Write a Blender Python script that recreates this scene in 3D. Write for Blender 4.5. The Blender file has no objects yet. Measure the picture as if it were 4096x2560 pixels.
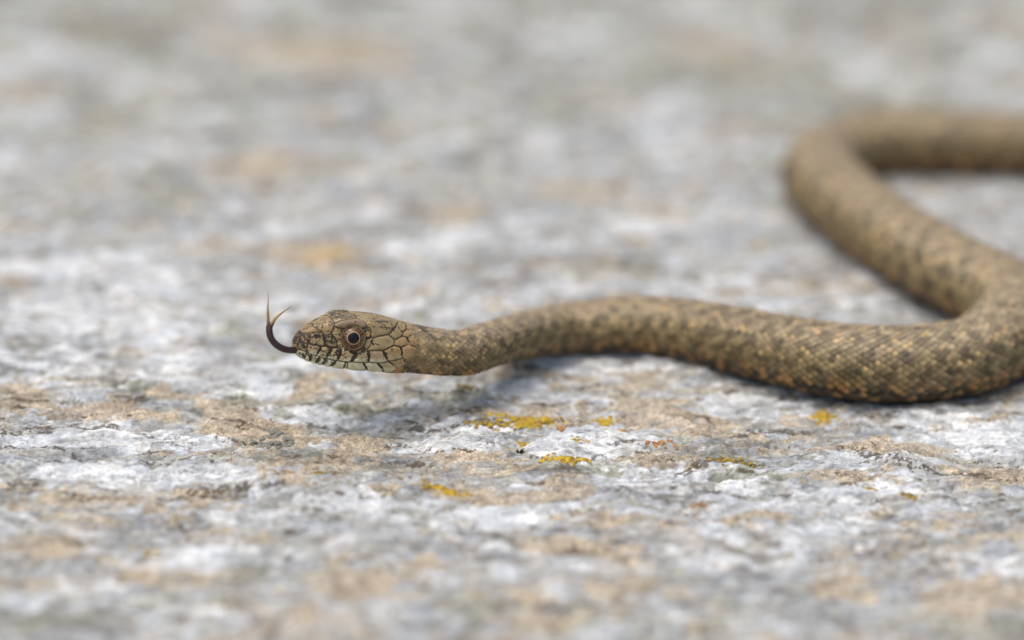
import bpy, math, random
import numpy as np
from mathutils import Vector, Matrix

random.seed(7)
rng = np.random.default_rng(7)
MM = 0.001                                   # everything below is worked out in millimetres

# ------------------------------------------------------------------ camera
PITCH = math.radians(20.0)
DIST = 555.0                                 # mm to the plane of focus
LENS = 121.0
KPX = 36.0 / LENS * DIST / 4096.0            # mm per photograph pixel in the plane of focus
FWD = np.array([0, math.cos(PITCH), -math.sin(PITCH)])
UPV = np.array([0, math.sin(PITCH), math.cos(PITCH)])
RGT = np.array([1.0, 0, 0])
CAM = -DIST * FWD + (1800 - 1280) * KPX * UPV

sc = bpy.context.scene
col = sc.collection
cd = bpy.data.cameras.new('camera')
cam = bpy.data.objects.new('camera', cd)
col.objects.link(cam)
cam.location = Vector(CAM * MM)
cam.rotation_euler = (math.pi / 2 - PITCH, 0, 0)
cd.lens = LENS
cd.sensor_width = 36.0
cd.clip_start = 0.02
cd.clip_end = 500.0
cd.dof.use_dof = True
cd.dof.focus_distance = DIST * MM
cd.dof.aperture_fstop = 6.0
cd.dof.aperture_blades = 9
sc.camera = cam

# ------------------------------------------------------------------ light
SUN_FROM = Vector((-0.28, -0.16, 1.0)).normalized()
world = bpy.data.worlds.new('World')
sc.world = world
world.use_nodes = True
wn = world.node_tree.nodes
wl = world.node_tree.links
bg = wn['Background']
sky = wn.new('ShaderNodeTexSky')
sky.sky_type = 'NISHITA'
sky.sun_disc = False
sky.sun_elevation = math.asin(SUN_FROM.z)
sky.sun_rotation = math.atan2(SUN_FROM.x, SUN_FROM.y)
sky.air_density = 1.0
sky.dust_density = 6.3
sky.ozone_density = 1.0
wl.new(sky.outputs[0], bg.inputs[0])
bg.inputs[1].default_value = 0.145
sd = bpy.data.lights.new('sun', 'SUN')
sun = bpy.data.objects.new('sun', sd)
col.objects.link(sun)
sd.energy = 1.05
sd.angle = math.radians(75)
sd.color = (1.0, 0.975, 0.90)
sun.rotation_euler = SUN_FROM.to_track_quat('Z', 'Y').to_euler()
sc.view_settings.view_transform = 'Standard'
sc.view_settings.look = 'None'
sc.view_settings.exposure = 0.17
sc.view_settings.gamma = 1.0
sc.view_settings.use_curve_mapping = False
sc.cycles.use_denoising = True
sc.cycles.max_bounces = 6

# ------------------------------------------------------------------ helpers
def ss(a, b, x):
    t = np.clip((np.asarray(x, float) - a) / (b - a), 0, 1)
    return t * t * (3 - 2 * t)

def mix(a, b, t):
    return a + (b - a) * t

def unit(v):
    v = np.asarray(v, float)
    return v / np.maximum(np.linalg.norm(v, axis=-1, keepdims=True), 1e-9)

def project(P):
    """world mm -> photograph pixels and depth along the axis"""
    d = np.asarray(P, float) - CAM
    w = d @ FWD
    s = DIST / w / KPX
    return 2048 + (d @ RGT) * s, 1280 - (d @ UPV) * s, w

def at_depth(px, py, dep):
    """photograph pixel + depth behind the plane of focus -> world mm"""
    w = DIST + dep
    return CAM + w * FWD + (px - 2048) * KPX * w / DIST * RGT - (py - 1280) * KPX * w / DIST * UPV

def ray(px, py):
    return unit(FWD * DIST + (px - 2048) * KPX * RGT - (py - 1280) * KPX * UPV)

_tab = {}
def _perm(seed):
    if seed not in _tab:
        r = np.random.default_rng(seed + 1000)
        a = r.random(4096) * 2 * np.pi
        _tab[seed] = (np.cos(a), np.sin(a), r.integers(0, 4096, 4096))
    return _tab[seed]

def perlin(x, y, seed=0):
    gx, gy, pm = _perm(seed)
    x = np.asarray(x, float); y = np.asarray(y, float)
    xi = np.floor(x).astype(np.int64); yi = np.floor(y).astype(np.int64)
    xf = x - xi; yf = y - yi
    u = xf * xf * xf * (xf * (xf * 6 - 15) + 10); v = yf * yf * yf * (yf * (yf * 6 - 15) + 10)
    def g(i, j):
        h = pm[(pm[(xi + i) & 4095] + yi + j) & 4095]
        return gx[h] * (xf - i) + gy[h] * (yf - j)
    a = mix(g(0, 0), g(1, 0), u); b = mix(g(0, 1), g(1, 1), u)
    return mix(a, b, v) * 1.5

def fbm(x, y, seed=0, octv=4, gain=0.5):
    t = 0; a = 1.0; n = 0
    for k in range(octv):
        t = t + a * perlin(x * 2 ** k + 13.7 * k, y * 2 ** k - 7.1 * k, seed + k); n += a; a *= gain
    return t / n

def voronoi(x, y, seed=0):
    r = np.random.default_rng(seed + 500)
    jx = r.random(4096); jy = r.random(4096); cv = r.random((4096, 2)); pm = r.integers(0, 4096, 4096)
    x = np.asarray(x, float); y = np.asarray(y, float)
    xi = np.floor(x).astype(np.int64); yi = np.floor(y).astype(np.int64)
    f1 = np.full(x.shape, 9.0); f2 = np.full(x.shape, 9.0); hid = np.zeros(x.shape, np.int64)
    for i in (-1, 0, 1):
        for j in (-1, 0, 1):
            h = pm[(pm[(xi + i) & 4095] + yi + j) & 4095]
            d = np.hypot(xi + i + 0.1 + 0.8 * jx[h] - x, yi + j + 0.1 + 0.8 * jy[h] - y)
            m = d < f1
            f2 = np.where(m, f1, np.minimum(f2, d)); hid = np.where(m, h, hid); f1 = np.where(m, d, f1)
    return f1, f2 - f1, cv[hid, 0], cv[hid, 1]

def pchip(xk, yk, x):
    """monotone cubic; yk (n, m)"""
    xk = np.asarray(xk, float); yk = np.asarray(yk, float)
    h = np.diff(xk)[:, None]; dl = np.diff(yk, axis=0) / h
    d = np.zeros_like(yk)
    w1 = 2 * h[1:] + h[:-1]; w2 = h[1:] + 2 * h[:-1]
    with np.errstate(divide='ignore', invalid='ignore'):
        hm = (w1 + w2) / (w1 / dl[:-1] + w2 / dl[1:])
    d[1:-1] = np.where(dl[:-1] * dl[1:] > 0, hm, 0)
    d[0] = dl[0]; d[-1] = dl[-1]
    i = np.clip(np.searchsorted(xk, x) - 1, 0, len(xk) - 2)
    t = ((x - xk[i]) / (xk[i + 1] - xk[i]))[:, None]; hh = (xk[i + 1] - xk[i])[:, None]
    return ((1 + 2 * t) * (1 - t) ** 2 * yk[i] + t * (1 - t) ** 2 * hh * d[i] +
            t * t * (3 - 2 * t) * yk[i + 1] + t * t * (t - 1) * hh * d[i + 1])

def catmull(P, n, tension=0.5):
    """centripetal-free Catmull-Rom through P resampled evenly to n points"""
    P = np.asarray(P, float)
    Q = np.vstack([2 * P[0] - P[1], P, 2 * P[-1] - P[-2]])
    out = []
    for i in range(1, len(Q) - 2):
        t = np.linspace(0, 1, 40, endpoint=False)[:, None]
        a, b, c, d = Q[i - 1], Q[i], Q[i + 1], Q[i + 2]
        out.append(0.5 * (2 * b + (c - a) * t + (2 * a - 5 * b + 4 * c - d) * t * t + (3 * b - a - 3 * c + d) * t ** 3))
    out = np.vstack(out + [P[-1:]])
    L = np.concatenate([[0], np.cumsum(np.linalg.norm(np.diff(out, axis=0), axis=1))])
    s = np.linspace(0, L[-1], n) if np.isscalar(n) else np.asarray(n)
    return np.stack([np.interp(s, L, out[:, k]) for k in range(out.shape[1])], 1), L[-1]

def mesh_obj(name, verts, faces, mat, parent=None, attrs=None, smooth=True, origin=None):
    """verts in mm, faces (n,3) or (n,4) array or list; attrs: name -> (n,3|4) colour or (n,) float"""
    verts = np.asarray(verts, float)
    if origin is not None:
        verts = verts - np.asarray(origin, float)
    me = bpy.data.meshes.new(name)
    faces = np.asarray(faces, np.int32)
    k = faces.shape[1]
    me.vertices.add(len(verts)); me.vertices.foreach_set('co', (verts * MM).ravel().astype(np.float32))
    me.loops.add(faces.size); me.loops.foreach_set('vertex_index', faces.ravel())
    me.polygons.add(len(faces)); me.polygons.foreach_set('loop_start', np.arange(0, faces.size, k, dtype=np.int32))
    me.update(calc_edges=True)
    me.polygons.foreach_set('use_smooth', np.full(len(faces), smooth, bool))
    for an, av in (attrs or {}).items():
        av = np.asarray(av, np.float32)
        if av.ndim == 1:
            me.attributes.new(an, 'FLOAT', 'POINT').data.foreach_set('value', av)
        else:
            if av.shape[1] == 3:
                av = np.hstack([av, np.ones((len(av), 1), np.float32)])
            me.attributes.new(an, 'FLOAT_COLOR', 'POINT').data.foreach_set('color', av.ravel())
    me.validate()
    if mat:
        me.materials.append(mat)
    o = bpy.data.objects.new(name, me)
    col.objects.link(o)
    if origin is not None:
        o.location = Vector(np.asarray(origin) * MM)
    if parent is not None:
        o.parent = parent
        o.matrix_parent_inverse = parent.matrix_world.inverted() if parent.type == 'MESH' and False else Matrix.Identity(4)
    return o

def empty(name, loc=(0, 0, 0)):
    o = bpy.data.objects.new(name, None)
    o.empty_display_size = 0.005
    col.objects.link(o)
    o.location = Vector(np.asarray(loc) * MM)
    return o

def tag(o, label=None, category=None, group=None, kind=None):
    for k, v in (('label', label), ('category', category), ('group', group), ('kind', kind)):
        if v:
            o[k] = v
    return o

def grid_faces(n, m, wrap=False):
    i, j = np.meshgrid(np.arange(n - 1), np.arange(m if wrap else m - 1), indexing='ij')
    j2 = (j + 1) % m
    return np.stack([i * m + j, i * m + j2, (i + 1) * m + j2, (i + 1) * m + j], -1).reshape(-1, 4)

def tube(path, rad, flat=1.0, n=14, flatdir=None):
    """closed tube along path; flat squeezes the section along flatdir"""
    path = np.asarray(path, float); N = len(path)
    T = unit(np.gradient(path, axis=0))
    up = np.asarray(flatdir if flatdir is not None else (0, 0, 1.0), float)
    S = unit(np.cross(T, up)); U = np.cross(S, T)
    a = np.arange(n) / n * 2 * np.pi
    V = path[:, None] + rad[:, None, None] * (np.cos(a)[None, :, None] * S[:, None] + flat * np.sin(a)[None, :, None] * U[:, None])
    V = V.reshape(-1, 3)
    F = grid_faces(N, n, True)
    F = F.tolist()
    return V, np.array(F)

# ------------------------------------------------------------------ materials
def new_mat(name):
    m = bpy.data.materials.new(name)
    m.use_nodes = True
    nt = m.node_tree
    return m, nt, nt.nodes['Principled BSDF']

def node(nt, typ, **kw):
    n = nt.nodes.new(typ)
    for k, v in kw.items():
        setattr(n, k, v)
    return n

def noise_tex(nt, scale, detail=3.0, rough=0.5):
    tc = nt.nodes.get('Texture Coordinate') or nt.nodes.new('ShaderNodeTexCoord')
    g = nt.nodes.get('Geometry') or nt.nodes.new('ShaderNodeNewGeometry')
    n = nt.nodes.new('ShaderNodeTexNoise')
    n.inputs['Scale'].default_value = scale
    n.inputs['Detail'].default_value = detail
    n.inputs['Roughness'].default_value = rough
    nt.links.new(g.outputs['Position'], n.inputs['Vector'])
    return n

def math_node(nt, op, a, b=None, c=None, clamp=False):
    n = nt.nodes.new('ShaderNodeMath')
    n.operation = op
    n.use_clamp = clamp
    for i, v in enumerate((a, b, c)):
        if v is None:
            continue
        if isinstance(v, (int, float)):
            n.inputs[i].default_value = v
        else:
            nt.links.new(v, n.inputs[i])
    return n.outputs[0]

def map_range(nt, v, a, b, c, d):
    n = nt.nodes.new('ShaderNodeMapRange')
    n.clamp = True
    nt.links.new(v, n.inputs[0])
    for i, x in enumerate((a, b, c, d)):
        if isinstance(x, (int, float)):
            n.inputs[i + 1].default_value = x
        else:
            nt.links.new(x, n.inputs[i + 1])
    return n.outputs[0]

def mix_col(nt, fac, a, b, blend='MIX'):
    n = nt.nodes.new('ShaderNodeMix')
    n.data_type = 'RGBA'
    n.blend_type = blend
    for sock, v in ((n.inputs[0], fac), (n.inputs[6], a), (n.inputs[7], b)):
        if isinstance(v, (int, float)):
            sock.default_value = v
        elif isinstance(v, tuple):
            sock.default_value = (*v, 1)
        else:
            nt.links.new(v, sock)
    return n.outputs[2]

def attr(nt, name, out='Color'):
    n = nt.nodes.new('ShaderNodeAttribute')
    n.attribute_name = name
    return n.outputs[out]

def bump(nt, height, strength, dist_mm, bsdf, prev=None):
    b = nt.nodes.new('ShaderNodeBump')
    b.inputs['Distance'].default_value = dist_mm * MM
    if isinstance(strength, (int, float)):
        b.inputs['Strength'].default_value = strength
    else:
        nt.links.new(strength, b.inputs['Strength'])
    nt.links.new(height, b.inputs['Height'])
    if prev is not None:
        nt.links.new(prev, b.inputs['Normal'])
    nt.links.new(b.outputs[0], bsdf.inputs['Normal'])
    return b.outputs[0]

def mat_rock():
    m, nt, b = new_mat('rock_surface')
    c = attr(nt, 'Col')
    gran = attr(nt, 'gran', 'Fac')
    dirt = attr(nt, 'dirt', 'Fac')
    n1 = noise_tex(nt, 900, 4, 0.6)
    n2 = noise_tex(nt, 3300, 2, 0.6)
    v = map_range(nt, n1.outputs[0], 0.3, 0.7, 0.76, 1.2)
    gw = map_range(nt, n2.outputs[0], 0.32, 0.68, 0.62, 1.32)
    gw2 = math_node(nt, 'MULTIPLY_ADD', math_node(nt, 'SUBTRACT', gw, 1.0), gran, 1.0)
    t = math_node(nt, 'MULTIPLY', v, gw2)
    comb = nt.nodes.new('ShaderNodeCombineColor')
    for i in range(3):
        nt.links.new(t, comb.inputs[i])
    base = mix_col(nt, 1.0, c, comb.outputs[0], 'MULTIPLY')
    def grain(node_, sx, sy):
        mp = nt.nodes.new('ShaderNodeMapping')
        mp.inputs['Scale'].default_value = (sx, sy, 1.0)
        nt.links.new(nt.nodes['Geometry'].outputs['Position'], mp.inputs['Vector'])
        nt.links.new(mp.outputs[0], node_.inputs['Vector'])
    ln = noise_tex(nt, 620, 4, 0.62); grain(ln, 0.34, 1.0)
    line = map_range(nt, math_node(nt, 'ABSOLUTE', math_node(nt, 'SUBTRACT', ln.outputs[0], 0.5)), 0.006, 0.028, 1.0, 0.0)
    lm = noise_tex(nt, 170, 2, 0.5)
    line = math_node(nt, 'MULTIPLY', line, map_range(nt, lm.outputs[0], 0.44, 0.60, 0.0, 0.60))
    base = mix_col(nt, line, base, (0.11, 0.088, 0.062))
    vo = nt.nodes.new('ShaderNodeTexVoronoi')
    vo.inputs['Scale'].default_value = 760; grain(vo, 0.5, 1.0)
    sepc = nt.nodes.new('ShaderNodeSeparateColor')
    nt.links.new(vo.outputs['Color'], sepc.inputs[0])
    fl = map_range(nt, sepc.outputs[0], 0.0, 1.0, 0.80, 1.20)
    cf = nt.nodes.new('ShaderNodeCombineColor')
    for i in range(3):
        nt.links.new(fl, cf.inputs[i])
    base = mix_col(nt, 1.0, base, cf.outputs[0], 'MULTIPLY')
    n3 = noise_tex(nt, 3600, 5, 0.75)
    thr = math_node(nt, 'SUBTRACT', 0.78, math_node(nt, 'MULTIPLY', dirt, 0.5))
    dm = map_range(nt, math_node(nt, 'SUBTRACT', n3.outputs[0], thr), -0.03, 0.06, 0.0, 0.85)
    base = mix_col(nt, dm, base, (0.075, 0.055, 0.036))
    nt.links.new(base, b.inputs['Base Color'])
    nt.links.new(map_range(nt, gran, 0.0, 1.0, 0.5, 0.9), b.inputs['Roughness'])
    b.inputs['Specular IOR Level'].default_value = 0.35
    p = bump(nt, n1.outputs[0], 0.5, 0.6, b)
    p = bump(nt, fl, 0.2, 0.3, b, p)
    bump(nt, n2.outputs[0], map_range(nt, gran, 0, 1, 0.12, 0.8), 0.25, b, p)
    return m

def mat_skin(name, rough, speck_scale=2600, spec=0.35, bump_s=0.25):
    m, nt, b = new_mat(name)
    c = attr(nt, 'Col')
    sp = attr(nt, 'speck', 'Fac')
    n1 = noise_tex(nt, speck_scale, 4, 0.68)
    n2 = noise_tex(nt, 1100, 3, 0.6)
    n3 = noise_tex(nt, 7000, 2, 0.5)
    v = map_range(nt, n2.outputs[0], 0.3, 0.7, 0.82, 1.18)
    comb = nt.nodes.new('ShaderNodeCombineColor')
    for i in range(3):
        nt.links.new(v, comb.inputs[i])
    base = mix_col(nt, 1.0, c, comb.outputs[0], 'MULTIPLY')
    thr = math_node(nt, 'SUBTRACT', 0.80, math_node(nt, 'MULTIPLY', sp, 0.58))
    dm = map_range(nt, math_node(nt, 'SUBTRACT', n1.outputs[0], thr), -0.015, 0.02, 0.0, 0.93)
    base = mix_col(nt, dm, base, (0.014, 0.012, 0.010))
    nt.links.new(base, b.inputs['Base Color'])
    b.inputs['Roughness'].default_value = rough
    b.inputs['Specular IOR Level'].default_value = spec
    bump(nt, n3.outputs[0], bump_s, 0.06, b)
    return m

def mat_plain(name, rgb, rough=0.5, spec=0.5, coat=0.0, var=0.0, scale=2500, attr_col=False, bmp=0.0):
    m, nt, b = new_mat(name)
    n = noise_tex(nt, scale, 3, 0.6)
    f = map_range(nt, n.outputs[0], 0.3, 0.7, 1 - var, 1 + var)
    comb = nt.nodes.new('ShaderNodeCombineColor')
    for i in range(3):
        nt.links.new(f, comb.inputs[i])
    base = mix_col(nt, 1.0, attr(nt, 'Col') if attr_col else rgb, comb.outputs[0], 'MULTIPLY')
    nt.links.new(base, b.inputs['Base Color'])
    b.inputs['Roughness'].default_value = rough
    b.inputs['Specular IOR Level'].default_value = spec
    b.inputs['Coat Weight'].default_value = coat
    b.inputs['Coat Roughness'].default_value = 0.03
    if bmp:
        bump(nt, n.outputs[0], bmp, 0.15, b)
    return m

M_ROCK = mat_rock()
M_SKIN = mat_skin('head_skin', 0.46)
M_SCALE = mat_skin('body_scales', 0.45, 2200)
M_BODY = mat_skin('body_skin', 0.6)

# ------------------------------------------------------------------ the rock
def macro(x, y):
    """gentle lie of the rock, mm"""
    return -0.022 * x + 1.1 * fbm(x / 75.0, y / 75.0, 40, 2) + 2.2 * np.exp(-(((x - 20) / 60) ** 2 + ((y - 62) / 34) ** 2)) * 0.6

def on_ground(px, py, lift=0.0):
    """photograph pixel -> point lying 'lift' mm above the rock"""
    d = ray(px, py)
    h = lift
    for _ in range(12):
        t = (h - CAM[2]) / d[2]
        P = CAM + t * d
        h = float(macro(np.array(P[0]), np.array(P[1]))) + lift
    return P

S = 4096 / 2419.0                            # patch list below is read off at 2419 px width
TAN = [(40, 940, 70, 30, 1), (170, 966, 150, 9, 1.1), (330, 985, 110, 11, 1), (545, 985, 80, 30, 1.2), (600, 1020, 120, 18, 1),
       (830, 1040, 80, 20, 1.2), (745, 905, 55, 26, .9), (1200, 985, 100, 12, .8), (1560, 975, 150, 26, 1), (1640, 1005, 110, 18, 1),
       (1110, 1075, 80, 18, 1.2), (290, 1180, 100, 22, 1), (430, 1165, 70, 14, .8), (640, 1280, 90, 16, .9), (860, 1390, 110, 28, .8),
       (1010, 1330, 60, 18, .8), (1060, 1160, 60, 16, 1), (1250, 1175, 90, 14, 1), (1560, 1095, 90, 16, 1), (1950, 1120, 110, 16, 1),
       (2140, 1060, 120, 20, 1), (2330, 1110, 90, 24, 1), (1790, 1220, 110, 20, .9), (2290, 1380, 110, 28, .8), (1500, 1400, 120, 30, .6),
       (1960, 1400, 110, 26, .6), (520, 590, 80, 18, .9), (770, 600, 90, 28, 1.8), (740, 125, 150, 32, 1.3), (900, 140, 120, 24, .9),
       (560, 400, 110, 30, .9), (60, 215, 120, 20, .9), (150, 300, 110, 26, .6), (1430, 440, 120, 22, .7), (1720, 120, 140, 24, .6),
       (1240, 880, 90, 14, .6), (1540, 880, 60, 14, .7), (2360, 930, 90, 18, .9), (1700, 920, 80, 14, .8), (100, 1290, 120, 24, .8), (380, 1350, 120, 26, .6),
       (1280, 1290, 110, 20, .7), (690, 1120, 90, 14, .8)]
WHITE = [(170, 745, 260, 70, .9), (420, 780, 200, 60, .6), (200, 650, 260, 50, .8), (90, 1042, 100, 14, 1), (320, 1035, 140, 17, 1.1), (470, 1050, 80, 16, 1), (150, 860, 120, 34, 1),
         (450, 880, 150, 34, 1), (640, 850, 120, 26, .8), (760, 975, 60, 16, 1), (1400, 1035, 70, 24, 1.3), (1350, 1060, 90, 16, 1.2),
         (1030, 1050, 110, 14, 1), (880, 1190, 140, 22, 1), (620, 1210, 120, 20, .8), (1200, 1210, 130, 22, 1), (1730, 1130, 110, 24, 1), (1800, 1180, 90, 22, 1),
         (2330, 1040, 110, 26, 1.2), (2150, 990, 90, 16, 1), (1740, 965, 70, 16, 1.2), (1430, 865, 110, 16, 1), (1960, 1180, 90, 22, 1),
         (1560, 680, 130, 18, .8), (1960, 580, 60, 14, .6), (1080, 555, 80, 22, .6), (980, 580, 70, 18, .7), (180, 130, 120, 30, .5), (1540, 330, 120, 26, .6),
         (1330, 80, 120, 30, .4), (2260, 330, 120, 30, .6), (300, 1110, 200, 24, .9), (200, 1380, 150, 30, .7), (1300, 1320, 120, 22, .7),
         (1750, 1330, 140, 22, .9), (480, 1320, 120, 22, .7), (1130, 1010, 120, 12, .9), (2040, 1080, 90, 14, .8), (1240, 925, 110, 16, .8)]
GREY = [(330, 75, 90, 40, 1), (1800, 175, 160, 34, 1), (1830, 305, 80, 14, 1.1), (1450, 630, 120, 16, 1), (720, 405, 80, 20, .9),
        (1780, 590, 70, 14, .9), (2350, 1485, 140, 30, 1.5), (700, 1085, 160, 14, 1), (900, 1100, 150, 16, 1), (1340, 1110, 130, 14, .9),
        (1000, 930, 110, 16, .9), (850, 960, 120, 14, .9), (640, 1045, 70, 10, .9), (1700, 1060, 110, 12, .7), (420, 470, 100, 20, .6), (1040, 300, 120, 24, .6),
        (260, 270, 80, 14, .7), (2050, 240, 150, 20, .7), (560, 945, 80, 14, .6), (300, 900, 90, 14, .8), (1100, 1440, 150, 30, .5),
        (240, 1450, 160, 30, .5), (1480, 1470, 160, 28, .5)]

def patches(x, y, lst):
    t = np.zeros(x.shape)
    for px, py, rx, ry, a in lst:
        P = on_ground(px * S, py * S)
        sc_ = np.linalg.norm(P - CAM) / DIST * KPX * S
        el = abs(ray(px * S, py * S)[2])
        RX = rx * sc_; RY = ry * sc_ / el
        m = (np.abs(x - P[0]) < 2.2 * RX) & (np.abs(y - P[1]) < 2.2 * RY)
        if m.any():
            q = ((x[m] - P[0]) / RX) ** 2 + ((y[m] - P[1]) / RY) ** 2
            t[m] = np.maximum(t[m], a * np.exp(-q * 0.8))
    return t

# quartz veins and grimy seams traced as lines in photograph pixels
QUARTZ = [([(2140, 1800), (2250, 1762), (2380, 1718), (2450, 1712)], 26), ([(2380, 1700), (2460, 1735)], 16), ([(2120, 1818), (2320, 1822)], 14), ([(2850, 1640), (2990, 1625)], 18),
          ([(1880, 1775), (1990, 1785)], 22), ([(880, 1770), (640, 1775), (500, 1790)], 30), ([(60, 1765), (330, 1755)], 26), ([(1330, 1615), (1440, 1590)], 12),
          ([(3850, 1780), (4080, 1720)], 30), ([(2880, 2050), (3050, 2020)], 34), ([(2820, 2110), (2960, 2150)], 34)]
GRIME = [([(1640, 1690), (1750, 1722), (1900, 1702), (2050, 1718)], 20), ([(2080, 1802), (2130, 1832), (2230, 1852), (2330, 1838), (2420, 1826)], 12),
         ([(0, 1722), (250, 1715), (500, 1728), (620, 1742)], 18), ([(0, 1778), (200, 1790), (400, 1832), (640, 1842), (860, 1838)], 9), ([(880, 1748), (1000, 1766), (1130, 1776)], 10),
         ([(3420, 1800), (3600, 1862), (3800, 1900), (4090, 1925)], 18), ([(2700, 1905), (2900, 1850), (3050, 1845)], 14), ([(870, 1830), (850, 1900)], 9), ([(1460, 1860), (1700, 1840), (1760, 1850)], 9),
         ([(2900, 1740), (3150, 1720)], 12), ([(640, 2000), (820, 1960), (1000, 1950)], 22)]

def seg_d(px, py, pl):
    d = np.full(px.shape, 1e9)
    for i in range(len(pl) - 1):
        a = np.array(pl[i]); e = np.array(pl[i + 1]) - a
        wx, wy = px - a[0], py - a[1]
        t = np.clip((wx * e[0] + wy * e[1]) / (e @ e), 0, 1)
        d = np.minimum(d, np.hypot(wx - t * e[0], wy - t * e[1]))
    return d

def rock_fields(x, y, colour=True):
    wx = x + 4.0 * fbm(x / 15, y / 15, 1, 3) + 0.8 * fbm(x / 2.4, y / 2.4, 4, 2)
    wy = y + 3.4 * fbm(x / 15, y / 15, 2, 3) + 0.8 * fbm(x / 2.4, y / 2.4, 6, 2)
    ca, sa = math.cos(0.12), math.sin(0.12)
    ux, uy = ca * wx + sa * wy, -sa * wx + ca * wy
    f1, e1, r1, q1 = voronoi(ux / 12.0, uy / 6.0, 10)
    f2, e2, r2, q2 = voronoi(ux / 3.9, uy / 2.1, 11)
    f3, e3, r3, q3 = voronoi(ux / 1.5, uy / 0.95, 12)
    f4, e4, r4, q4 = voronoi(x / 0.85 + 0.3 * r3, y / 0.8, 13)
    g = ss(-0.2, 0.45, fbm(x / 26, y / 26, 30, 2))              # where joints are open
    pT, pW, pG = patches(x, y, TAN), patches(x, y, WHITE), patches(x, y, GREY)
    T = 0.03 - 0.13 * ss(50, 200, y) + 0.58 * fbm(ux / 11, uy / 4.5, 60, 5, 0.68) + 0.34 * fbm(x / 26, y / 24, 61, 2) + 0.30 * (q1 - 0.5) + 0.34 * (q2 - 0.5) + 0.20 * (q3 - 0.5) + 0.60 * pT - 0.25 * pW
    W = -0.07 + 0.62 * fbm(ux / 9, uy / 3.6, 70, 5, 0.68) + 0.42 * fbm(x / 24, y / 20, 71, 2) + 0.40 * (r1 - 0.5) + 0.42 * (r2 - 0.5) + 0.16 * (r3 - 0.5) + 0.62 * pW - 0.3 * pG
    G = 0.40 * ss(60, 330, y) - 0.04 + 0.70 * fbm(ux / 14, uy / 5.5, 80, 5, 0.65) + 0.40 * fbm(x / 28, y / 24, 81, 2) + 0.34 * (q2 - 0.5) + 0.70 * pG  # greyer with distance: darker rock and dimmer grazing light painted together
    fine = fbm(x / 0.9, y / 0.8, 90, 3)
    near = (y < 130) & (np.abs(x) < 140) & (y > -95)
    W, T, G, grime = W.copy(), T.copy(), G.copy(), np.zeros(x.shape)
    bx, by, _ = project(np.stack([wx[near] * .5 + x[near] * .5, wy[near] * .5 + y[near] * .5, macro(x[near], y[near])], 1))
    for pl, wd in QUARTZ:
        k = 0.95 * (1 - ss(wd * 0.5, wd * 1.1, seg_d(bx, by, pl)))
        W[near] += k; T[near] -= k; G[near] -= k
    for pl, wd in GRIME:
        grime[near] = np.maximum(grime[near], 1 - ss(wd * 0.2, wd * 1.1, seg_d(bx, by, pl)))
    tan = ss(0.14, 0.30, T + 0.22 * fine - 0.2 * np.maximum(W - 0.25, 0))
    wht = ss(0.06, 0.22, W + 0.05 * fine) * (1 - tan)
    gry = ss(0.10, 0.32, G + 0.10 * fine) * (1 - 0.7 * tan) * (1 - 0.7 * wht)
    # thin mica seams running with the grain of the rock, at three sizes
    def vein(sx, sy, sd_, wdt):
        v = np.abs(fbm(ux / sx, uy / sy, sd_, 3, 0.55))
        return (1 - ss(wdt * 0.35, wdt, v)) * ss(-0.15, 0.25, fbm(ux / (sx * 1.3), uy / (sy * 2.2), sd_ + 50, 3))
    v1 = vein(11, 3.2, 400, 0.075); v2 = vein(4.6, 1.7, 410, 0.10); v3 = vein(34, 12, 420, 0.10)
    seamv = np.clip(np.maximum(np.maximum(v1, 0.85 * v2), 0.75 * v3) * (1 + 0.8 * fine), 0, 1)
    # relief: thin slabs that step over one another, rough crust, open joints
    lam = fbm(ux / 11, uy / 4.2, 20, 4)
    terr = np.floor(lam * 7) / 7 + ss(0.72, 1.0, lam * 7 - np.floor(lam * 7)) / 7
    h = 0.60 * (r1 - 0.5) * ss(0.0, 0.12, e1) - 0.45 * g * (1 - ss(0.0, 0.07, e1))
    h = h + 0.30 * (r2 - 0.5) * ss(0.0, 0.14, e2) - (0.04 + 0.22 * g) * (1 - ss(0.0, 0.08, e2))
    h = h - 0.28 * np.maximum(v1, v2) + 1.6 * terr + 0.3 * fbm(ux / 6, uy / 4, 21, 3) + 1.3 * fbm(x / 34, y / 22, 22, 2)
    h = h + (0.05 + 0.14 * tan) * (r3 - 0.5) * ss(0, 0.3, e3) + (0.03 + 0.10 * tan) * (r4 - 0.5) + (0.06 + 0.22 * tan + 0.14 * gry) * fbm(x / 0.8, y / 0.8, 25, 3)
    if not colour:
        return h
    big = fbm(ux / 21, uy / 15, 97, 3, 0.6) + 0.5 * (voronoi(ux / 19, uy / 14, 98)[2] - 0.5)
    tone = 1.1 * fbm(ux / 5, uy / 2.2, 95, 5, 0.65) + 0.95 * big
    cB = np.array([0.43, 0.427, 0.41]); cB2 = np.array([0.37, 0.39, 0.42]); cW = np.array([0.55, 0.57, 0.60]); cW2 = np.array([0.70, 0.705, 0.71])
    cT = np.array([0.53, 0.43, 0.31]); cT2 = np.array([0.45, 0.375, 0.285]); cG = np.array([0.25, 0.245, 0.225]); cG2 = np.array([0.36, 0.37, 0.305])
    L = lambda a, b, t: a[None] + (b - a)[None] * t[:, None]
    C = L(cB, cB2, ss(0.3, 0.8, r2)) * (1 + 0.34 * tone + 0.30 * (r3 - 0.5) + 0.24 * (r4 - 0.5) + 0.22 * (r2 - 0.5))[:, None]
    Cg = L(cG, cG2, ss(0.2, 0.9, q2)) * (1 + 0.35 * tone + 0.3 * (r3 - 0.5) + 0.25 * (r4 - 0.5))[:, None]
    C = mix(C, Cg, gry[:, None])
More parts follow.
